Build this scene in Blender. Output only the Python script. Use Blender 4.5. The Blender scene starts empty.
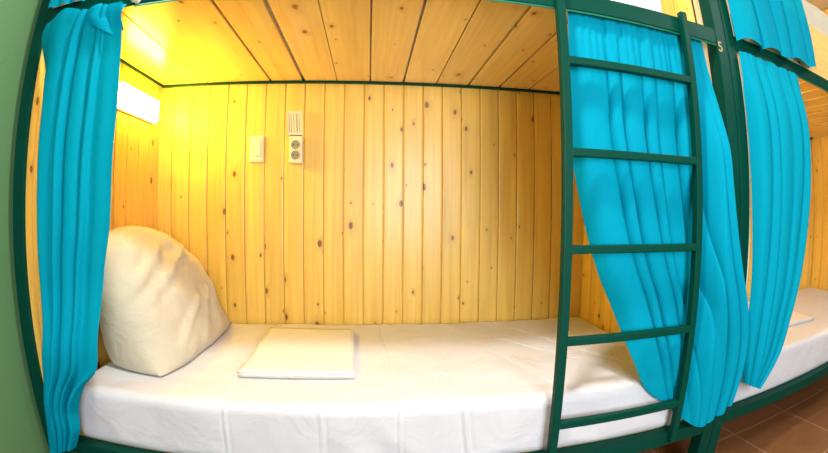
import bpy, bmesh, math, random
from mathutils import Vector, Matrix, noise

random.seed(7)
SC = bpy.context.scene
COL = SC.collection
PI = math.pi

# ------------------------------------------------------------------ helpers
def smooth(t):
    t = max(0.0, min(1.0, t))
    return t * t * (3 - 2 * t)

def world_of(o):
    p = Vector((0, 0, 0))
    while o is not None:
        p += Vector(o.location)
        o = o.parent
    return p

def link(name, me, mat=None, parent=None, loc=None, smooth_shade=False):
    """one mesh (vertices given in place coordinates) as one object whose origin is loc (a part: its thing's origin)"""
    o = bpy.data.objects.new(name, me)
    COL.objects.link(o)
    org = world_of(parent) if parent is not None else Vector(loc if loc is not None else (0, 0, 0))
    me.transform(Matrix.Translation(-org))
    if parent is not None:
        o.parent = parent
    else:
        o.location = org
    if mat is not None:
        for m in (mat if isinstance(mat, (list, tuple)) else [mat]):
            me.materials.append(m)
    if smooth_shade:
        for p in me.polygons:
            p.use_smooth = True
    return o

def tag(o, label=None, cat=None, group=None, kind=None):
    if label: o['label'] = label
    if cat: o['category'] = cat
    if group: o['group'] = group
    if kind: o['kind'] = kind
    return o

def thing(name, loc, label, cat, group=None):
    o = bpy.data.objects.new(name, None)
    o.empty_display_size = 0.1
    COL.objects.link(o)
    o.location = loc
    return tag(o, label, cat, group)

def group_node(name, parent):
    o = bpy.data.objects.new(name, None)
    o.empty_display_size = 0.05
    COL.objects.link(o)
    o.parent = parent
    return o

class MB:
    def __init__(self):
        self.bm = bmesh.new()
        self.g = self.bm.verts.layers.float_vector.new('grain')
    def box(self, x0, x1, y0, y1, z0, z1, bev=0.0, seg=2, grain=None):
        """grain: (axis across, axis along) -> the wood coordinate of every vertex"""
        bm = self.bm
        t = bmesh.new()
        lay = t.verts.layers.float_vector.new('grain')
        bmesh.ops.create_cube(t, size=1)
        for v in t.verts:
            v.co = Vector(((x0 + x1) / 2 + v.co.x * (x1 - x0), (y0 + y1) / 2 + v.co.y * (y1 - y0), (z0 + z1) / 2 + v.co.z * (z1 - z0)))
        if bev > 0:
            bmesh.ops.bevel(t, geom=t.edges[:], offset=bev, segments=seg, profile=0.6, affect='EDGES')
        if grain is not None:
            r = random.random() * 50
            s = random.random() * 9
            for v in t.verts:
                v[lay] = Vector((v.co[grain[0]], v.co[grain[1]] + s, r))
        self._merge(t)
    def _merge(self, t):
        me = bpy.data.meshes.new('tmp')
        t.to_mesh(me); t.free()
        self.bm.from_mesh(me)
        bpy.data.meshes.remove(me)
    def tube(self, pts, r, n=10, cap=True):
        bm = self.bm
        pts = [Vector(p) for p in pts]
        rings = []
        for i, p in enumerate(pts):
            a = pts[max(0, i - 1)]; b = pts[min(len(pts) - 1, i + 1)]
            d = (b - a).normalized()
            up = Vector((0, 0, 1)) if abs(d.z) < .9 else Vector((0, 1, 0))
            e = d.cross(up).normalized(); f = d.cross(e).normalized()
            rings.append([bm.verts.new(p + r * (math.cos(2 * PI * k / n) * e + math.sin(2 * PI * k / n) * f)) for k in range(n)])
        for A, B in zip(rings, rings[1:]):
            for k in range(n):
                bm.faces.new((A[k], A[(k + 1) % n], B[(k + 1) % n], B[k]))
        if cap:
            bm.faces.new(rings[0]); bm.faces.new(rings[-1])
    def grid(self, P, nu, nv):
        vs = [[self.bm.verts.new(P(i / nu, j / nv)) for i in range(nu + 1)] for j in range(nv + 1)]
        for j in range(nv):
            for i in range(nu):
                self.bm.faces.new((vs[j][i], vs[j][i + 1], vs[j + 1][i + 1], vs[j + 1][i]))
        return vs
    def rounded(self, lo, hi, r, n, disp=None):
        """box with all edges rounded by r, n = cells per axis, disp(point, normal) -> offset along the normal"""
        lo, hi = Vector(lo), Vector(hi)
        t = bmesh.new()
        cache = {}
        def coords(k):
            a, b, m = lo[k], hi[k], n[k]
            out = [a + r * s for s in (0, .15, .35, .6, 1)]
            core = [a + r + (b - a - 2 * r) * i / m for i in range(1, m)]
            return out + core + [b - r * s for s in (1, .6, .35, .15, 0)]
        cs = [coords(k) for k in range(3)]
        def vert(i, j, k):
            key = (i, j, k)
            if key in cache: return cache[key]
            p = Vector((cs[0][i], cs[1][j], cs[2][k]))
            q = Vector([min(max(p[m], lo[m] + r), hi[m] - r) for m in range(3)])
            d = p - q
            nn = d.normalized()
            p = q + r * nn
            if disp: p = p + nn * disp(p, nn)
            v = t.verts.new(p); cache[key] = v
            return v
        N = [len(c) - 1 for c in cs]
        def face(f):
            try: t.faces.new(f)
            except ValueError: pass
        for i in range(N[0]):
            for j in range(N[1]):
                for k in (0, N[2]):
                    f = [vert(i, j, k), vert(i + 1, j, k), vert(i + 1, j + 1, k), vert(i, j + 1, k)]
                    face(f if k else f[::-1])
        for i in range(N[0]):
            for k in range(N[2]):
                for j in (0, N[1]):
                    f = [vert(i, j, k), vert(i + 1, j, k), vert(i + 1, j, k + 1), vert(i, j, k + 1)]
                    face(f[::-1] if j else f)
        for j in range(N[1]):
            for k in range(N[2]):
                for i in (0, N[0]):
                    f = [vert(i, j, k), vert(i, j + 1, k), vert(i, j + 1, k + 1), vert(i, j, k + 1)]
                    face(f if i else f[::-1])
        self._merge(t)
    def build(self, name, mat=None, parent=None, loc=None, smooth_shade=False):
        self.bm.normal_update()
        me = bpy.data.meshes.new(name)
        self.bm.to_mesh(me); self.bm.free()
        return link(name, me, mat, parent, loc, smooth_shade)

# ------------------------------------------------------------------ materials
class NT:
    def __init__(self, name):
        self.m = bpy.data.materials.new(name); self.m.use_nodes = True
        self.t = self.m.node_tree; self.t.nodes.clear()
        self.out = self.t.nodes.new('ShaderNodeOutputMaterial')
    def n(self, typ, **kw):
        nd = self.t.nodes.new(typ)
        for k, v in kw.items(): setattr(nd, k, v)
        return nd
    def l(self, a, b): self.t.links.new(a, b)
    def math(self, op, a, b=None, c=None, clamp=False):
        nd = self.n('ShaderNodeMath', operation=op); nd.use_clamp = clamp
        for i, v in enumerate((a, b, c)):
            if v is None: continue
            if isinstance(v, (int, float)): nd.inputs[i].default_value = v
            else: self.l(v, nd.inputs[i])
        return nd.outputs[0]
    def vmul(self, v, s):
        nd = self.n('ShaderNodeVectorMath', operation='MULTIPLY'); self.l(v, nd.inputs[0]); nd.inputs[1].default_value = s
        return nd.outputs[0]
    def noise(self, vec, scale, detail=3, rough=.55, dist=0):
        nd = self.n('ShaderNodeTexNoise'); nd.inputs['Scale'].default_value = scale; nd.inputs['Detail'].default_value = detail
        nd.inputs['Roughness'].default_value = rough; nd.inputs['Distortion'].default_value = dist
        if vec is not None: self.l(vec, nd.inputs['Vector'])
        return nd.outputs['Fac']
    def ramp(self, fac, stops):
        nd = self.n('ShaderNodeValToRGB')
        e = nd.color_ramp.elements
        while len(e) < len(stops): e.new(.5)
        for el, (p, c) in zip(e, stops): el.position = p; el.color = tuple(c) + (1,)
        self.l(fac, nd.inputs[0]); return nd.outputs[0]
    def mix(self, fac, a, b, blend='MIX'):
        nd = self.n('ShaderNodeMix', data_type='RGBA', blend_type=blend)
        for s, v in ((nd.inputs['Factor'], fac), (nd.inputs[6], a), (nd.inputs[7], b)):
            if isinstance(v, (int, float)): s.default_value = v
            elif isinstance(v, tuple): s.default_value = v + (1,)
            else: self.l(v, s)
        return nd.outputs[2]
    def bsdf(self, color, rough=.6, bump=None, bstr=.2, bdist=.01, spec=.5):
        b = self.n('ShaderNodeBsdfPrincipled')
        if isinstance(color, tuple): b.inputs['Base Color'].default_value = color + (1,)
        else: self.l(color, b.inputs['Base Color'])
        if isinstance(rough, (int, float)): b.inputs['Roughness'].default_value = rough
        else: self.l(rough, b.inputs['Roughness'])
        b.inputs['Specular IOR Level'].default_value = spec
        if bump is not None:
            bp = self.n('ShaderNodeBump'); bp.inputs['Strength'].default_value = bstr; bp.inputs['Distance'].default_value = bdist
            self.l(bump, bp.inputs['Height']); self.l(bp.outputs[0], b.inputs['Normal'])
        return b
    def done(self, b):
        self.l(b.outputs[0], self.out.inputs[0]); return self.m

def wood(name, light, dark, rough=.42, knots=.5, coat=.2):
    s = NT(name)
    at = s.n('ShaderNodeAttribute', attribute_name='grain')
    sp = s.n('ShaderNodeSeparateXYZ'); s.l(at.outputs['Vector'], sp.inputs[0])
    v = at.outputs['Vector']
    # knots: one candidate in each cell, most of them left out
    kv = s.vmul(v, (9.0, 5.2, 3.7))
    vo = s.n('ShaderNodeTexVoronoi', feature='F1', voronoi_dimensions='2D'); vo.inputs['Scale'].default_value = 1.0
    wob = s.n('ShaderNodeTexNoise'); wob.inputs['Scale'].default_value = 60; s.l(v, wob.inputs['Vector'])
    cb = s.n('ShaderNodeCombineXYZ')
    ks = s.n('ShaderNodeSeparateXYZ'); s.l(kv, ks.inputs[0])
    s.l(s.math('ADD', ks.outputs[0], s.math('MULTIPLY', sp.outputs[2], 7.31)), cb.inputs[0])
    s.l(s.math('ADD', ks.outputs[1], s.math('MULTIPLY', sp.outputs[2], 3.17)), cb.inputs[1])
    s.l(cb.outputs[0], vo.inputs['Vector'])
    d = s.math('ADD', vo.outputs['Distance'], s.math('MULTIPLY', s.math('SUBTRACT', wob.outputs['Fac'], .5), .05))
    cs = s.n('ShaderNodeSeparateColor'); s.l(vo.outputs['Color'], cs.inputs[0])
    keep = s.math('GREATER_THAN', cs.outputs[0], 1 - knots)
    rad = s.math('MULTIPLY_ADD', s.math('POWER', cs.outputs[1], 3.0), .085, .028)
    core = s.math('MULTIPLY', s.math('SUBTRACT', 1.0, s.math('DIVIDE', d, rad), clamp=True), keep)
    core = s.math('MULTIPLY', core, 2.6, clamp=True)
    halo = s.math('MULTIPLY', s.math('SUBTRACT', 1.0, s.math('DIVIDE', d, s.math('MULTIPLY', rad, 3.2)), clamp=True), keep)
    # grain: long fibres bent round the knots
    gx = s.math('ADD', s.math('MULTIPLY', sp.outputs[0], 60.0), s.math('MULTIPLY', halo, 1.6))
    g = s.n('ShaderNodeCombineXYZ'); s.l(gx, g.inputs[0]); s.l(s.math('MULTIPLY', sp.outputs[1], 1.6), g.inputs[1]); s.l(sp.outputs[2], g.inputs[2])
    rings = s.noise(g.outputs[0], 1.0, 4, .55, .35)
    fib = s.noise(s.vmul(v, (420.0, 9.0, 3.0)), 1.0, 2, .5)
    blot = s.noise(s.vmul(v, (10.0, 1.6, 5.0)), 1.0, 2, .5)
    col = s.ramp(rings, [(.30, light), (.52, tuple(.55 * a + .45 * b for a, b in zip(light, dark))), (.70, dark)])
    tone = s.noise(s.vmul(v, (0.0, 0.0, 4.1)), 1.0, 0)
    col = s.mix(s.math('MULTIPLY', fib, .18), col, tuple(c * .72 for c in dark))
    hv = s.n('ShaderNodeHueSaturation'); hv.inputs['Saturation'].default_value = 1.0
    s.l(s.math('ADD', s.math('MULTIPLY_ADD', tone, .36, .60), s.math('MULTIPLY', blot, .42)), hv.inputs['Value']); s.l(col, hv.inputs['Color'])
    col = s.mix(s.math('MULTIPLY', halo, .35), hv.outputs[0], (.42, .17, .03))
    col = s.mix(core, col, (.23, .080, .012))
    b = s.bsdf(col, rough, s.math('ADD', rings, s.math('MULTIPLY', fib, .4)), .12, .002)
    b.inputs['Coat Weight'].default_value = coat; b.inputs['Coat Roughness'].default_value = .25
    return s.done(b)

def paint(name, col, rough=.35, bump=.06, scale=60, spec=.5):
    s = NT(name)
    tc = s.n('ShaderNodeTexCoord')
    f = s.noise(tc.outputs['Object'], scale, 3)
    big = s.noise(tc.outputs['Object'], 4, 3)
    c = s.mix(s.math('MULTIPLY', big, .5), col, tuple(k * .8 for k in col))
    return s.done(s.bsdf(c, rough, f, bump, .004, spec))

def cloth(name, col, trans=.0, wrinkle=.25, wscale=7, rough=.85, weave=700, stretch=(1, 1, 1), spec=.2, sheen=.15):
    s = NT(name)
    tc = s.n('ShaderNodeTexCoord')
    v = s.vmul(tc.outputs['Object'], stretch)
    w = s.noise(v, wscale, 5, .55, .6)
    f = s.noise(tc.outputs['Object'], weave, 1)
    h = s.math('ADD', w, s.math('MULTIPLY', f, .03))
    mott = s.noise(v, 5, 3)
    c = s.mix(s.math('MULTIPLY', mott, .30), col, tuple(k * .86 for k in col))
    b = s.bsdf(c, rough, h, wrinkle, .03, spec=spec)
    b.inputs['Sheen Weight'].default_value = sheen
    if trans <= 0: return s.done(b)
    t = s.n('ShaderNodeBsdfTranslucent'); s.l(c, t.inputs['Color'])
    mx = s.n('ShaderNodeMixShader'); mx.inputs[0].default_value = trans
    s.l(b.outputs[0], mx.inputs[1]); s.l(t.outputs[0], mx.inputs[2])
    return s.done(mx)

def plain(name, col, rough=.4, spec=.5):
    s = NT(name)
    tc = s.n('ShaderNodeTexCoord')
    f = s.noise(tc.outputs['Object'], 90, 2)
    c = s.mix(s.math('MULTIPLY', f, .12), col, tuple(k * .85 for k in col))
    return s.done(s.bsdf(c, rough, None, spec=spec))

def glow(name, col, strength):
    s = NT(name)
    e = s.n('ShaderNodeEmission'); e.inputs[0].default_value = col + (1,); e.inputs[1].default_value = strength
    return s.done(e)

def tiles(name):
    s = NT(name)
    tc = s.n('ShaderNodeTexCoord')
    mp = s.n('ShaderNodeMapping'); s.l(tc.outputs['Object'], mp.inputs[0])
    mp.inputs['Location'].default_value = (-2.13, .65, 0)
    br = s.n('ShaderNodeTexBrick'); br.offset = 0; br.squash = 1
    br.inputs['Scale'].default_value = 1; br.inputs['Brick Width'].default_value = .44; br.inputs['Row Height'].default_value = .44
    br.inputs['Mortar Size'].default_value = .0035; br.inputs['Mortar Smooth'].default_value = .3; br.inputs['Bias'].default_value = 0
    br.inputs['Color1'].default_value = (.29, .125, .048, 1); br.inputs['Color2'].default_value = (.26, .108, .042, 1)
    br.inputs['Mortar'].default_value = (.55, .38, .26, 1)
    s.l(mp.outputs[0], br.inputs['Vector'])
    n1 = s.noise(tc.outputs['Object'], 9, 5, .6, .8)
    c = s.mix(s.math('MULTIPLY', n1, .8), br.outputs['Color'], (.14, .052, .020))
    h = s.math('SUBTRACT', s.math('MULTIPLY', n1, .15), br.outputs['Fac'])
    return s.done(s.bsdf(c, .42, h, .4, .004))

M = {}
PINE = ((.92, .61, .125), (.80, .465, .075))
M['pine_wall'] = wood('pine_lining', PINE[0], PINE[1], .40, .50)
M['pine_board'] = wood('pine_board', (.92, .65, .22), (.80, .50, .135), .22, .55, .7)
M['pine_edge'] = wood('pine_edge', (.80, .58, .30), (.66, .42, .18), .6, .1)
M['green'] = paint('green_gloss_paint', (.0004, .046, .029), .45, .05, 70, .09)
M['green_light'] = paint('light_green_paint', (.03, .30, .17), .3, .05, 70)
M['wall_green'] = paint('green_wall_paint', (.11, .24, .10), .55, .12, 45)
M['wall_pale'] = paint('pale_wall_paint', (.72, .70, .62), .7, .12, 45)
M['ceiling'] = paint('white_ceiling_paint', (.80, .79, .75), .8, .1, 45)
M['turq'] = cloth('turquoise_curtain_cloth', (.0004, .285, .42), .14, .14, 6, .75, 900, (2.5, 2.5, .5), .04, 0)
M['sheet'] = cloth('white_sheet', (.62, .605, .625), 0, .24, 9, .85, 900)
M['pillow'] = cloth('white_pillowcase', (.56, .50, .37), 0, .55, 7, .8, 900)
M['towel'] = cloth('folded_linen', (.68, .65, .60), 0, .16, 14, .9, 900)
M['plastic'] = plain('cream_plastic', (.84, .73, .46), .35)
M['plastic_dark'] = plain('socket_well_plastic', (.33, .28, .17), .5)
M['hole'] = plain('dark_contact', (.02, .02, .015), .5)
M['steel'] = plain('pale_metal', (.62, .56, .42), .35)
M['lampbase'] = plain('white_lamp_housing', (.85, .82, .75), .4)
M['lamp'] = glow('lit_lamp_diffuser', (1.0, .72, .05), 88.0)
M['floor'] = tiles('brown_floor_tiles')
M['digit'] = plain('faded_yellow_paint', (.42, .29, .13), .6)

# ------------------------------------------------------------------ dimensions (metres; z = 0 is the top of the lower mattresses)
FL, CE = -.45, 2.05           # floor, room ceiling
L = 2.038                     # inside length of the first bunk
B2, L2 = 2.226, 4.175         # the second bunk: its inner left face, its far end
H = 1.104                     # underside of the upper bunk's boards
PW = .09                      # cover width of one lining plank

# ------------------------------------------------------------------ the room
def struct(o): return tag(o, kind='structure')

def slab(name, mat, *b, grain=None, bev=0):
    m = MB(); m.box(*b, bev=bev, grain=grain); return struct(m.build(name, mat))

XL, XR, YF = -.095, 6.2, -2.78
slab('floor', M['floor'], XL - .1, XR + .1, YF - .1, .12, FL - .1, FL)
slab('ceiling', M['ceiling'], XL - .1, XR + .1, YF - .1, .12, CE, CE + .1)
slab('wall_left', M['wall_green'], XL - .1, XL, YF, .12, FL, CE)
slab('wall_right', M['wall_pale'], XR, XR + .1, YF, .12, FL, CE)
slab('wall_front', M['wall_pale'], XL - .1, XR + .1, YF - .1, YF, FL, CE)

def lining(name, u0, u1, place, z0, z1, first):
    """tongue-and-groove planks; place(u0, u1, d0, d1, z0, z1) gives the box of a plank between u0 and u1, from depth d0 to d1"""
    m = MB()
    u = first
    while u > u0: u -= PW
    while u < u1 - .004:
        a, b = max(u, u0), min(u + PW, u1)
        if b - a > .004:
            bx, gr = place(a + .0016, b - .0016, 0.0, .016, z0, z1)
            m.box(*bx, bev=.0055, seg=2, grain=gr)
        u += PW
    bx, gr = place(u0, u1, .010, .03, z0, z1)
    m.box(*bx, grain=gr)
    return struct(m.build(name, M['pine_wall']))

lining('wall_back', XL, XR, lambda a, b, c, d, z0, z1: ((a, b, c, d, z0, z1), (0, 2)), FL + .005, CE - .005, .0678)
def left_place(a, b, c, d, z0, z1):
    return ((-.0 - d * .34, -c * .34, a, b, z0, z1), (1, 2))
lining('wall_left_panelling', -.838, -.002, left_place, -.215, CE - .01, -.002 - PW * 9)
# the partition between the two bunks: planks on both faces of a stud board
def right_place(a, b, c, d, z0, z1): return ((L + c, L + d, a, b, z0, z1), (1, 2))
lining('wall_partition_panelling', -.7985, -.002, right_place, -.215, CE - .01, -.002 - PW * 9)
m = MB(); m.box(L + .02, 2.106, -.7985, -.002, -.215, CE - .01, bev=.002, grain=(0, 2))
struct(m.build('wall_partition', M['pine_edge']))
def second_place(a, b, c, d, z0, z1): return ((B2 - d * .5, B2 - c, a, b, z0, z1), (1, 2))
lining('wall_second_panelling', -.799, -.002, second_place, -.215, CE - .01, -.002 - PW * 9)
def far_place(a, b, c, d, z0, z1): return ((L2 + c, L2 + d, a, b, z0, z1), (1, 2))
lining('wall_far_panelling', -.80, -.002, far_place, -.215, CE - .01, -.002 - PW * 9)

m = MB(); m.box(2.2008, 2.2042, -.8515, -.801, .05, 1.052, bev=.0008); m.box(2.2008, 2.2042, -.8515, -.801, 1.124, 1.75, bev=.0008)
struct(m.build('trim_1', M['wall_pale']))

# ------------------------------------------------------------------ bunk beds
YB = -.85                     # front face of the rails
def bunk(loc, label, lz, posts, seams, gaps, x0, x1, guard, rods):
    root = thing('bunk_bed', loc, label, 'bunk bed')
    for (a, b) in posts:
        m = MB(); m.box(a, b, -.851, -.800, FL, 1.86, bev=.004); m.build('post', M['green'], root)
    pa, pb = posts[0][1], posts[1][0]
    m = MB(); m.box(pa + .0005, pb - .0005, YB, -.8402, 1.071, 1.126, bev=.003); m.build('upper_rail', M['green'], root)
    m = MB(); m.box(pa + .0005, pb - .0005, YB, -.806, lz - .047, lz, bev=.004); m.build('lower_rail', M['green'], root)
    m = MB(); m.box(x0 + .003, x1 - .003, -.805, -.012, lz - .04, lz - .004, bev=.003, grain=(1, 0)); m.build('mattress_platform', M['pine_board'], root)
    m = MB(); m.box(pa + .0005, pb - .0005, -.826, -.806, 1.76, 1.80, bev=.003); m.build('curtain_rail', M['green'], root)
    m = MB()
    for i in range(len(seams) - 1):
        a, b = seams[i], seams[i + 1]
        m.box(a + gaps[i] / 2, b - gaps[i + 1] / 2, -.8395, -.024, H, H + .019, bev=.0025, grain=(0, 1))
    m.build('bunk_boards', M['pine_board'], root)
    m = MB(); m.box(x0 + .001, x1 - .001, -.021, -.002, 1.0965, 1.116, bev=.001); m.build('rear_gap_strip', M['green'], root)  # dark strip added to draw the shaded gap between boards and back wall
    m = MB(); m.box(x0 + .001, x0 + .010, -.80, -.023, 1.0975, 1.116, bev=.001); m.build('side_gap_strip', M['green'], root)  # the same dark strip for the shaded gap along the left end
    for (a, b, y, z, r) in rods:
        m = MB(); m.tube([(a, y, z), (b, y, z)], r, 10)
        m.build('edge_rod', M['green_light'], root, smooth_shade=True)  # thin light green rod along the upper rail's lower edge
    if guard:
        m = MB(); m.box(guard[0], guard[1], -.838, -.818, 1.124, 1.392, bev=.004, grain=(2, 0)); m.build('guard_board', M['pine_board'], root)
    return root

seams1 = [.012, .09, .240, .541, .692, .843, .993, 1.144, 1.295, 1.446, 1.597, 1.747, 1.90, L - .003]
gaps1 = [.004, .003, .004, .009, .013, .002, .005, .008, .004, .009, .010, .008, .006, .004]
bed = bunk((0, -.82, FL), 'dark green metal bunk bed with the ladder, number 5 on its right post', -.178, [(-.056, -.006), (2.096, 2.147)], seams1, gaps1, 0, L,
           None, [(.34, 2.094, -.8455, 1.0680, .0030)])
seams2 = [B2 + .013] + [B2 + .003 + .15 * i for i in range(1, 13)] + [L2 - .003]
bed2 = bunk((2.19, -.82, FL), 'dark green metal bunk bed beyond the double post, with a wooden guard board', -.166, [(2.149, 2.200), (4.19, 4.24)], seams2, [.006] * 14, B2, L2,
            (2.34, 4.18), [(2.205, 4.188, -.8455, 1.0680, .0030)])

# the ladder is welded to the first bunk
lad = group_node('ladder', bed)
LY0, LY1 = -.8725, -.8505
for (a, b, zb) in ((1.481, 1.505, -.205), (1.922, 1.946, -.205)):
    m = MB(); m.box(a, b, LY0, LY1, zb, 1.138, bev=.003); m.build('ladder_rail', M['green'], lad)
for z in (.910, .666, .417, .175, -.066):
    m = MB(); m.box(1.5035, 1.9225, LY0 + .001, LY1 - .001, z - .0105, z + .0115, bev=.003); m.build('rung', M['green'], lad)
# the white peg on the rail at the left curtain's top corner
m = MB(); m.tube([(.353, -.851, 1.080), (.353, -.866, 1.080)], .010, 12); m.tube([(.353, -.866, 1.080), (.353, -.869, 1.080)], .013, 12)
m.build('curtain_peg', M['steel'], bed, smooth_shade=True)
# the painted number on the right post
fc = bpy.data.curves.new('digit', 'FONT'); fc.body = '5'; fc.size = .052; fc.extrude = .0006; fc.align_x = 'CENTER'
fo = bpy.data.objects.new('digit', fc); COL.objects.link(fo)
bpy.context.view_layer.update()
me = bpy.data.meshes.new_from_object(fo.evaluated_get(bpy.context.evaluated_depsgraph_get()))
bpy.data.objects.remove(fo)
me.transform(Matrix.Translation((2.109, -.8518, 1.046)) @ Matrix.Rotation(PI / 2, 4, 'X'))
d5 = link('number_marking', me, M['digit'], bed); d5['label'] = 'faded yellow painted number 5'

# ------------------------------------------------------------------ mattresses
def ridge(d, w): return math.exp(-(d / w) ** 2)
def seg_dist(px, py, ax, ay, bx, by):
    vx, vy = bx - ax, by - ay
    t = ((px - ax) * vx + (py - ay) * vy) / (vx * vx + vy * vy)
    t = max(0, min(1, t))
    return math.hypot(px - ax - t * vx, py - ay - t * vy)
def bed_disp(p, n):
    if n.z < -.3: return 0.0
    h = .0045 * noise.noise(Vector((p.x * 5, p.y * 5, p.z * 5))) + .0024 * noise.noise(Vector((p.x * 14, p.y * 14, p.z * 9)))
    y = p.y - max(0.0, -p.z)               # a fold on the top runs on down the front
    wob = .004 * noise.noise(Vector((p.x * 3, y * 9, 4.0)))
    for (ax, ay, bx, by, hh, w) in ((1.035, 0, 1.085, -1.1, .0040, .0060), (1.33, -.06, 1.55, -.74, .0035, .007), (.615, -.55, .60, -1.1, .0028, .007),
                                    (1.22, -.62, 1.27, -1.0, .0045, .010), (1.62, -.15, 1.86, -.62, .004, .008), (.86, -.65, .87, -1.0, .002, .009),
                                    (1.50, -.25, 1.72, -.55, .003, .009)):
        d = seg_dist(p.x + wob, y, ax, ay, bx, by)
        h += .8 * hh * (ridge(d, w * .6) - .9 * ridge(d - 1.2 * w, w * .5))
    if p.z > -.03:                         # pressed flat under the folded linen
        k = smooth((.27 - abs(p.x - .765)) / .06) * smooth((.31 - abs(p.y + .39)) / .05)
        h = h * (1 - .75 * k) - .001 * k
    if p.z < -.02:                         # gathers where the sheet is tucked under
        k = smooth(-p.z / .16)
        h += k * .006 * math.sin(p.x * 38 + 5 * noise.noise(Vector((p.x * 2.2, 3, 0))) + p.z * 22) * max(0, noise.noise(Vector((p.x * 2.7, 8, p.z * 2))) + .25)
    return h

def mattress(name_, x0, x1, y0, y1, z0, z1, r, n, label, disp, mat=None):
    m = MB(); m.rounded((x0, y0, z0), (x1, y1, z1), r, n, disp)
    o = m.build(name_, mat or M['sheet'], None, ((x0 + x1) / 2, (y0 + y1) / 2, z0), True)
    return tag(o, label, 'mattress')

mattress('mattress', .088, 2.030, -.818, -.012, -.1815, .004, .028, (400, 120, 18), 'white sheeted lower mattress behind the ladder, under the pillow', bed_disp)
mattress('mattress', .04, 1.925, -.800, -.012, H + .0195, H + .150, .03, (40, 20, 6), 'white upper mattress edge above the ladder, on the bunk with the ladder',
         lambda p, n: 0 if n.z < -.3 else .006 * noise.noise(p * 6) + .005 * noise.noise(p * 17))
mattress('mattress', B2 + .02, 4.165, -.818, -.012, -.1695, .004, .022, (90, 50, 10), 'white sheeted lower mattress at right, beyond the double post',
         lambda p, n: 0 if n.z < -.3 else .004 * noise.noise(p * 4) + .0025 * noise.noise(p * 11))
mattress('mattress', B2 + .02, 4.165, -.802, -.012, H + .0195, H + .17, .03, (50, 20, 6), 'pale upper mattress behind the wooden guard board at top right',
         lambda p, n: 0 if n.z < -.3 else .006 * noise.noise(p * 6))

# bedding lying on the far upper mattress, seen over the guard board
def heap(p, n): return 0 if n.z < -.3 else .012 * noise.noise(p * 4) + .006 * noise.noise(p * 9)
m = MB(); m.rounded((2.95, -.80, H + .178), (3.42, -.20, 1.62), .075, (20, 26, 10), heap)
tag(m.build('folded_duvet', M['pillow'], None, (3.18, -.5, H + .178), True), 'pale folded duvet showing above the wooden guard board', 'duvet')

# ------------------------------------------------------------------ pillow
def pillow():
    c = Vector((.198, -.348, .208)); up = Vector((-.50, 0, .866)); nrm = Vector((.866, 0, .50)); al = Vector((0, 1, 0))
    W, Hh, T = .345, .274, .145
    def P(side):
        def f(i, j):
            u, v = 2 * i - 1, 2 * j - 1
            uu = math.copysign(1 - (1 - abs(u)) ** 1.35, u); vv = math.copysign(1 - (1 - abs(v)) ** 1.35, v)
            t = max(0.0, (1 - abs(uu) ** ((1.9 if uu > 0 else 3.2) if side > 0 else 6)) * (1 - abs(vv) ** 2.4)) ** .52
            ku = .44 if vv > 0 else .12
            a = W * uu * math.sqrt(1 - (.42 if vv > 0 else .05) * vv * vv) * (1 - (.17 if uu > 0 else .04) * (1 - vv * vv) * abs(uu) ** 3)
            b = Hh * vv * math.sqrt(1 - ku * uu * uu)
            a -= .060 * smooth((vv + .2) / 1.2)
            th = T * t * (1.0 + .02 * vv)
            p = Vector((uu * 2.1, vv * 1.7, side * 3.0))
            wr = .014 * noise.noise(p * 1.3) + .007 * noise.noise(p * 3.1)
            # long diagonal creases on the face
            if side > 0:
                for (ax, ay, bx, by, hh, w) in ((-.85, -.15, .55, .55, .010, .05), (-.95, .05, -.1, .55, .008, .06), (-.2, -.85, .25, -.30, .010, .06),
                                                (-.65, -.75, -.1, -.35, .008, .05), (.25, -.8, .55, -.2, .007, .07)):
                    d = seg_dist(uu, vv, ax, ay, bx, by)
                    wr += hh * (ridge(d, w) - .7 * ridge(d - 1.8 * w, w))
            else:
                th *= .66 + .75 * smooth(.35 - vv)
            q = c + al * a + up * b + nrm * (side * th + wr * t)
            q.x += .03 * smooth((-vv - .55) / .45)
            return q
        return f
    m = MB()
    A = m.grid(P(1), 56, 48)
    B = m.grid(P(-1), 56, 48)
    bmesh.ops.remove_doubles(m.bm, verts=m.bm.verts[:], dist=.0006)
    bmesh.ops.recalc_face_normals(m.bm, faces=m.bm.faces[:])
    zs = [v.co.z for v in m.bm.verts]
    for v in m.bm.verts:
        if v.co.z < .012: v.co.z = .012 + (v.co.z - .012) * .03
        v.co.x = max(v.co.x, .004)
    o = m.build('pillow', M['pillow'], None, (.22, -.335, .0), True)
    return tag(o, 'plump white pillow leaning against the panelled wall beside the left curtain', 'pillow')
pillow()

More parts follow.
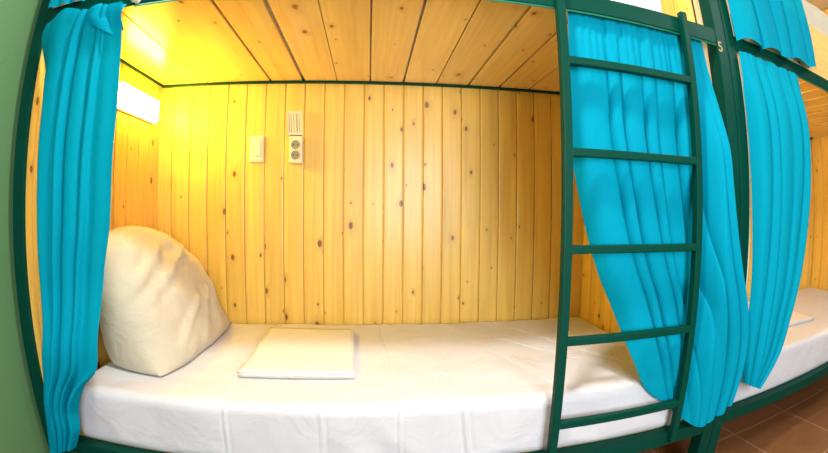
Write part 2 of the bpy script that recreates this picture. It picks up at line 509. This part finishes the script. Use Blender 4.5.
# ------------------------------------------------------------------ folded linen on the beds
def folded(corners, t, layers, label, mat, seed):
    """a folded cloth: stacked layers, joined round the front fold"""
    rnd = random.Random(seed)
    m = MB()
    (ax, ay), (bx, by), (cx, cy), (dx, dy) = corners      # front left, back left, back right, front right
    for k in range(layers):
        z0 = .0075 + t * k / layers; z1 = .0075 + t * (k + 1) / layers - .0006
        off = [rnd.uniform(-.004, .004) for _ in range(4)]
        def P(u, v, z):
            lx, ly = ax + (bx - ax) * v, ay + (by - ay) * v
            rx, ry = dx + (cx - dx) * v, dy + (cy - dy) * v
            w = .007 * noise.noise(Vector((v * 4, k * .25, 2.0))) * (1 - u) + .002 * noise.noise(Vector((v * 5, k, 7.0))) * u
            return Vector((lx + (rx - lx) * u + w + off[0] * (1 - u), ly + (ry - ly) * u + off[2] * .5 * (1 - v), z + .0016 * noise.noise(Vector((u * 4 + k, v * 4, seed)))))
        n = 18
        top = m.grid(lambda u, v: P(u, v, z1), n, n)
        bot = m.grid(lambda u, v: P(u, v, z0), n, n)
        def rim(a, b):
            for i in range(n):
                m.bm.faces.new((a[i], b[i], b[i + 1], a[i + 1]))
        rim(top[0], bot[0]); rim(top[-1], bot[-1]); rim([r[0] for r in top], [r[0] for r in bot]); rim([r[-1] for r in top], [r[-1] for r in bot])
    bmesh.ops.recalc_face_normals(m.bm, faces=m.bm.faces[:])
    o = m.build('folded_towel', mat, None, ((ax + dx) / 2, (ay + by) / 2, .0075), True)
    return tag(o, label, 'towel')
folded(((.595, -.64), (.575, -.145), (.932, -.175), (.950, -.64)), .017, 3, 'white folded towel lying flat on the mattress near the pillow', M['towel'], 3)
folded(((2.72, -.62), (2.72, -.36), (3.20, -.38), (3.14, -.64)), .016, 3, 'white folded towel on the right bed, half behind the right curtain', M['towel'], 5)

# ------------------------------------------------------------------ curtains
def catmull(rows, t):
    n = len(rows) - 1
    x = t * n; i = min(int(x), n - 1); f = x - i
    p0, p1, p2, p3 = rows[max(i - 1, 0)], rows[i], rows[i + 1], rows[min(i + 2, n)]
    return [.5 * ((2 * b) + (-a + c) * f + (2 * a - 5 * b + 4 * c - d) * f * f + (-a + 3 * b - 3 * c + d) * f ** 3) for a, b, c, d in zip(p0, p1, p2, p3)]

def curtain_mesh(rows, folds, amp, over, ybase, seed, env=None, sag=None, warp=None, nv=90, per=36, drift=.3, ruffle=0.0):
    """rows: (left x, left z, right x, right z) from the top to the hem. folds: relative widths of the pleats, S-shaped and of real depth."""
    rnd = random.Random(seed)
    n = len(folds)
    tot = sum(folds); edges = [0]
    for w in folds: edges.append(edges[-1] + w / tot)
    am = [rnd.uniform(.7, 1.2) * min(1.25, (w * n / tot) ** .7) for w in folds] + [1]
    m = MB()
    nu = n * per
    def P(s, v):
        lx, lz, rx, rz = catmull(rows, v)
        k = s * n; i = min(int(k), n - 1); f = k - i
        u = edges[i] + (edges[i + 1] - edges[i]) * f
        ph = 2 * PI * k + drift * 8 * noise.noise(Vector((s * 2.6, v * 1.5, seed))) * smooth(8 * s) * smooth(8 * (1 - s))
        a = am[i] * (1 - smooth(f)) + am[i + 1] * smooth(f)
        e = env(s, v) if env else 1.0
        e *= max(.15, .85 + .9 * noise.noise(Vector((s * 4.3, v * 1.7, seed + 9))))
        W = rx - lx
        b = over * W * folds[i] / tot / (2 * PI) * min(e, 1.1) * .8
        lim = min(1, 8 * s, 8 * (1 - s))
        if warp: u = warp(u, v)
        x = lx + W * u - b * math.sin(ph) * lim
        z = lz + (rz - lz) * u + (sag(u, v) if sag else 0)
        y = ybase(x, z, u, v) + amp * a * e * (1 - 2 * abs(math.sin(ph / 2)) ** .75)   # broad lobes, narrow valleys
        y += .0035 * noise.noise(Vector((u * 9, v * 2.5, seed + 3)))
        if ruffle: y += ruffle * (1 - smooth(v * 7)) * math.sin(u * 120 + 6 * noise.noise(Vector((u * 6, 1, seed))))
        return Vector((x, y, z))
    m.grid(P, nu, nv)
    return m

def curtain(name, label, rows, *a, mat=None, loc=None, **k):
    m = curtain_mesh(rows, *a, **k)
    o = m.build(name, mat or M['turq'], None, loc, True)
    return tag(o, label, 'curtain', None)

# right curtain of the first bunk, behind the ladder; its edge sweeps to the right, its hem falls outside the rail in front of the posts
rowsR = [(1.536, 1.080, 2.046, 1.080), (1.530, .90, 2.068, .90), (1.530, .75, 2.068, .75), (1.556, .60, 2.076, .60), (1.590, .46, 2.096, .46), (1.630, .345, 2.126, .345),
         (1.685, .235, 2.168, .235), (1.740, .110, 2.195, .120), (1.800, .002, 2.195, .015), (1.855, -.050, 2.172, -.110)]
def yR(x, z, u, v):
    out = smooth((x - 1.958) / .07) * smooth((1.02 - z) / .35)
    inn = (1 - out) * smooth(v * 4) * smooth((z - .05) / .20)
    return -.8265 - .0075 * (1 - inn) * smooth(v * 4) - .054 * out + .016 * inn
def sagR(u, v):
    w = smooth((v - .55) / .45)
    return -w * .115 * max(0, math.sin(PI * min(1, u * 1.02)) ** 1.5) * (.4 + .6 * u)
def envR(s, v):
    top = .16 + .84 * smooth((v - .02) * 4)
    low = 1 - .72 * smooth((v - .62) / .25) * (1 - smooth((s - .70) / .1))
    return top * low
curtain('curtain', 'turquoise curtain gathered behind the ladder, sweeping right to the double post', rowsR, [1.9, .8, 1.4, .7, 1.1, .9, 1.2, .7], .0200, 1.15, yR, 21,
        env=envR, sag=sagR, nv=110, loc=(1.88, -.834, 1.06), drift=.35, ruffle=.0022)

# left curtain of the second bunk
rows2 = [(2.192, 1.062, 2.592, 1.058), (2.191, .95, 2.600, .95), (2.190, .80, 2.600, .80), (2.191, .64, 2.580, .64), (2.195, .46, 2.546, .46), (2.201, .30, 2.513, .30),
         (2.202, .16, 2.468, .16), (2.207, .05, 2.425, .03), (2.230, -.05, 2.325, -.088)]
curtain('curtain', 'turquoise curtain of the right bed, gathered just right of the double post', rows2, [1.3, .7, 1.5, .8, 1.2], .018, 1.1,
        lambda x, z, u, v: -.872 - .016 * smooth(v * 4), 33,
        env=lambda s, v: .35 + .65 * smooth(v * 5), nv=90, loc=(2.40, -.84, 1.06), ruffle=.002)

# left curtain of the first bunk: bunched pleats, a flat single layer at its right edge
rowsL = [(.040, 1.052, .334, 1.060), (.014, 1.00, .336, 1.00), (.034, .90, .338, .90), (.062, .78, .345, .79), (.070, .63, .341, .64), (.073, .48, .336, .48), (.073, .33, .312, .35),
         (.080, .18, .296, .215), (.064, .09, .280, .105), (.048, .0, .214, .04), (.036, -.06, .176, -.03), (.022, -.125, .164, -.10), (.000, -.218, .130, -.165)]
def envL(s, v):
    flat = 1 - .95 * smooth((s - .70) / .10) * (1 - smooth((v - .66) / .15))
    return flat * (.35 + .65 * smooth(v * 6)) * (1 - .45 * smooth((v - .7) / .3))
def warpL(u, v):
    k = smooth(v / .30)
    return (u ** .55) * (1 - k) + u * k
lc = curtain('curtain', 'bunched turquoise curtain at left, hanging between the green wall and the pillow', rowsL, [2.0, 1.1, 1.6, .9, 2.0], .034, 1.15,
             lambda x, z, u, v: -.897 + .034 * smooth((v - .02) * 7) * (1 - smooth((v - .50) / .14)) - .008 * smooth((v - .7) / .1), 12,
             env=envL, warp=warpL, nv=120, loc=(.18, -.85, 1.08), drift=.22, sag=lambda u, v: (1 - smooth(v * 8)) * (.022) * math.sin(PI * min(1, u * 1.7)) ** 2 * (1 if u < .59 else 0))
# the corner of the cloth folded over at its top
m = MB()
def flap(u, v):
    a = Vector((.205, -.893, 1.046)); b = Vector((.258, -.890, 1.072)); c = Vector((.316, -.884, .968)); d = Vector((.222, -.896, 1.012))
    p = a.lerp(b, u).lerp(d.lerp(c, u), v)
    p.y += -.012 * math.sin(PI * u) * (1 - .4 * v) - .004 * math.sin(PI * v)
    return p
m.grid(flap, 16, 14)
m.build('folded_corner', M['turq'], lc, smooth_shade=True)
m = MB()
def top_roll(u, v):
    x = .245 + .088 * u
    ph = v * PI * 1.15
    return Vector((x, -.868 - .020 * math.sin(ph) - .004 * math.sin(u * 9), 1.062 - .075 * v + .008 * math.sin(u * 3)))
m.grid(top_roll, 14, 14)
m.build('top_fold', M['turq'], lc, smooth_shade=True)

# curtains of the upper bunks, hanging outside the upper rails
rowsU = [(2.195, 1.770, 2.80, 1.770), (2.192, 1.60, 2.81, 1.60), (2.188, 1.45, 2.815, 1.45), (2.184, 1.30, 2.815, 1.30), (2.184, 1.096, 2.795, 1.128)]
curtain('curtain', 'turquoise upper curtain at top right, its wavy hem hanging over the rail', rowsU, [1.1, 1.3, .8, 1.2, .9], .015, 1.0, lambda x, z, u, v: -.884, 51,
        env=lambda s, v: .5 + .5 * smooth(v * 2), nv=50, loc=(2.5, -.86, 1.77), sag=lambda u, v: .010 * smooth((v - .6) / .4) * math.sin(u * 21))
rowsV = [(.01, 1.770, .26, 1.770), (.012, 1.50, .23, 1.50), (.012, 1.30, .19, 1.30), (.010, 1.112, .172, 1.104)]
curtain('curtain', 'hem of a turquoise upper curtain above the rail in the top left corner', rowsV, [1, .8, 1.2], .008, 1.0, lambda x, z, u, v: -.850 - .026 * smooth(v * 1.6), 61,
        nv=36, loc=(.1, -.86, 1.77))

# ------------------------------------------------------------------ fittings on the panelling
# wall lamp
def wall_lamp(x, label):
    root = thing('wall_lamp', (x, -.22, .905), label, 'lamp')
    m = MB(); m.rounded((x + .0005, -.392, .905), (x + .014, -.064, 1.020), .006, (3, 10, 6)); m.build('housing', M['lampbase'], root, smooth_shade=True)
    m = MB(); m.rounded((x + .0145, -.385, .911), (x + .030, -.070, 1.014), .0075, (4, 12, 6)); m.build('diffuser', M['lamp'], root, smooth_shade=True)
    return root
wall_lamp(.0, 'glowing oblong wall lamp on the left panelling under the upper bunk')

# light switch
root = thing('light_switch', (.481, -.0, .733), 'cream light switch on the plank wall, left of the socket', 'light switch')
m = MB(); m.rounded((.4480, -.011, .734), (.5140, -.0002, .855), .005, (6, 2, 10)); m.build('plate', M['plastic'], root, smooth_shade=True)
m = MB(); m.rounded((.463, -.017, .760), (.503, -.009, .836), .003, (4, 2, 6))
m.build('rocker', M['plastic'], root, smooth_shade=True)

# double socket with its lid swung up
root = thing('power_socket', (.667, -.0, .724), 'cream double power socket with its lid raised, on the plank wall', 'power socket')
m = MB(); m.rounded((.6365, -.040, .725), (.6975, -.0002, .847), .006, (6, 3, 10)); m.build('body', M['plastic'], root, smooth_shade=True)
def disc(x, z, y0, y1, r, n=26):
    mm = MB(); mm.tube([(x, y0, z), (x, y1, z)], r, n); return mm
for z in (.8070, .7610):
    w = disc(.667, z, -.0405, -.0365, .0200).build('socket_well', M['plastic_dark'], root)
    mm = MB(); mm.tube([(.667 + .0215 * math.cos(t * PI / 12), -.0415, z + .0215 * math.sin(t * PI / 12)) for t in range(25)], .0016, 6, cap=False)
    mm.build('rim', M['plastic'], w, smooth_shade=True)
    mm = MB()
    for dx in (-.0085, .0085): mm.tube([(.667 + dx, -.0420, z), (.667 + dx, -.0400, z)], .0031, 10)
    mm.build('contacts', M['hole'], w)
# lid: a shallow tray with ribs, hinged along the body's top edge
t = MB()
t.box(-.034, .034, -.0025, .0, .0, .110, bev=.0012)
for a, b in ((-.034, -.031), (.031, .034)): t.box(a, b, -.0055, -.001, .002, .109, bev=.001)
t.box(-.034, .034, -.0055, -.001, .106, .110, bev=.001)
ribs = MB()
for k in (-.024, -.0155, -.004, .0075, .0115, .021): ribs.box(k - .0011, k + .0011, -.0042, -.0020, .012, .100, bev=.0004)
for mb in (t, ribs):
    for v in mb.bm.verts:
        v.co = Matrix.Rotation(math.radians(-2), 3, 'X') @ v.co
        v.co += Vector((.6625 - .07 * v.co.z, -.030, .851))
lid = t.build('lid', M['plastic'], root)
ribs.build('ribs', M['plastic_dark'], lid)
m = MB(); m.tube([(.640, -.034, .8495), (.694, -.034, .8495)], .0035, 10); m.build('hinge', M['plastic_dark'], root, smooth_shade=True)

# ------------------------------------------------------------------ light
def area(name, loc, target, size, power, col, size_y=None):
    d = bpy.data.lights.new(name, 'AREA'); d.energy = power; d.color = col; d.size = size
    if size_y: d.shape = 'RECTANGLE'; d.size_y = size_y
    o = bpy.data.objects.new(name, d); COL.objects.link(o); o.location = loc
    o.rotation_euler = (Vector(target) - Vector(loc)).to_track_quat('-Z', 'Y').to_euler()
    return o
area('room_ceiling_lamp', (1.02, -1.285, 1.98), (1.35, -.9, 0), .15, 42, (1.0, .93, .84))
area('right_fill_light', (3.4, -1.9, 2.0), (2.8, -1.0, 0), .6, 30, (.95, .97, 1.0))  # unseen area light added to brighten the right curtain and second bunk
area('front_fill_light', (1.48, -2.72, .72), (1.55, -.6, .55), .8, 56, (.84, .92, 1.0), 1.0)  # added fill light from the front; no window is built there
def bulb(name, loc, power, col=(1.0, .76, .16), r=.05):
    d = bpy.data.lights.new(name, 'POINT'); d.energy = power; d.color = col; d.shadow_soft_size = r
    o = bpy.data.objects.new(name, d); COL.objects.link(o); o.location = loc
bulb('second_bunk_lamp', (B2 + .10, -.22, .96), 14)
bulb('upper_bunk_lamp', (B2 + .10, -.22, 1.85), 36)

w = bpy.data.worlds.new('room_world'); SC.world = w; w.use_nodes = True
bg = w.node_tree.nodes['Background']; bg.inputs[0].default_value = (.7, .78, .9, 1); bg.inputs[1].default_value = .15

# ------------------------------------------------------------------ camera: a wide action-camera lens
cd = bpy.data.cameras.new('camera'); cam = bpy.data.objects.new('camera', cd); COL.objects.link(cam); SC.camera = cam
CP = dict(x=.9964, y=-1.7969, z=.5064, yaw=.0880, pitch=-.0259, roll=.0068, f=395.489, k5=-.2146, k7=.1494, px=-9.5036, py=-2.8611)
cd.type = 'PANO'; cd.sensor_width = 36; cd.sensor_fit = 'HORIZONTAL'
cd.panorama_type = 'FISHEYE_LENS_POLYNOMIAL'
cd.fisheye_fov = math.radians(200)
s = 828 / 36 / CP['f']
cd.fisheye_polynomial_k0 = 0
cd.fisheye_polynomial_k1 = -s
cd.fisheye_polynomial_k2 = 0
cd.fisheye_polynomial_k3 = -CP['k5'] * s ** 3
cd.fisheye_polynomial_k4 = -CP['k7'] * s ** 4
cd.shift_x = -CP['px'] / 828; cd.shift_y = CP['py'] / 453
cd.clip_start = .02; cd.clip_end = 50
fwd = Vector((math.sin(CP['yaw']) * math.cos(CP['pitch']), math.cos(CP['yaw']) * math.cos(CP['pitch']), math.sin(CP['pitch'])))
right = fwd.cross(Vector((0, 0, 1))).normalized(); up = right.cross(fwd)
cr, sr = math.cos(CP['roll']), math.sin(CP['roll'])
r2 = right * cr + up * sr
u2 = up * cr - right * sr
R = Matrix((r2, u2, -fwd)).transposed().to_4x4()
cam.matrix_world = Matrix.Translation((CP['x'], CP['y'], CP['z'])) @ R

SC.view_settings.view_transform = 'Standard'; SC.view_settings.look = 'None'; SC.view_settings.gamma = 1; SC.view_settings.use_curve_mapping = False
SC.view_settings.exposure = -0.10
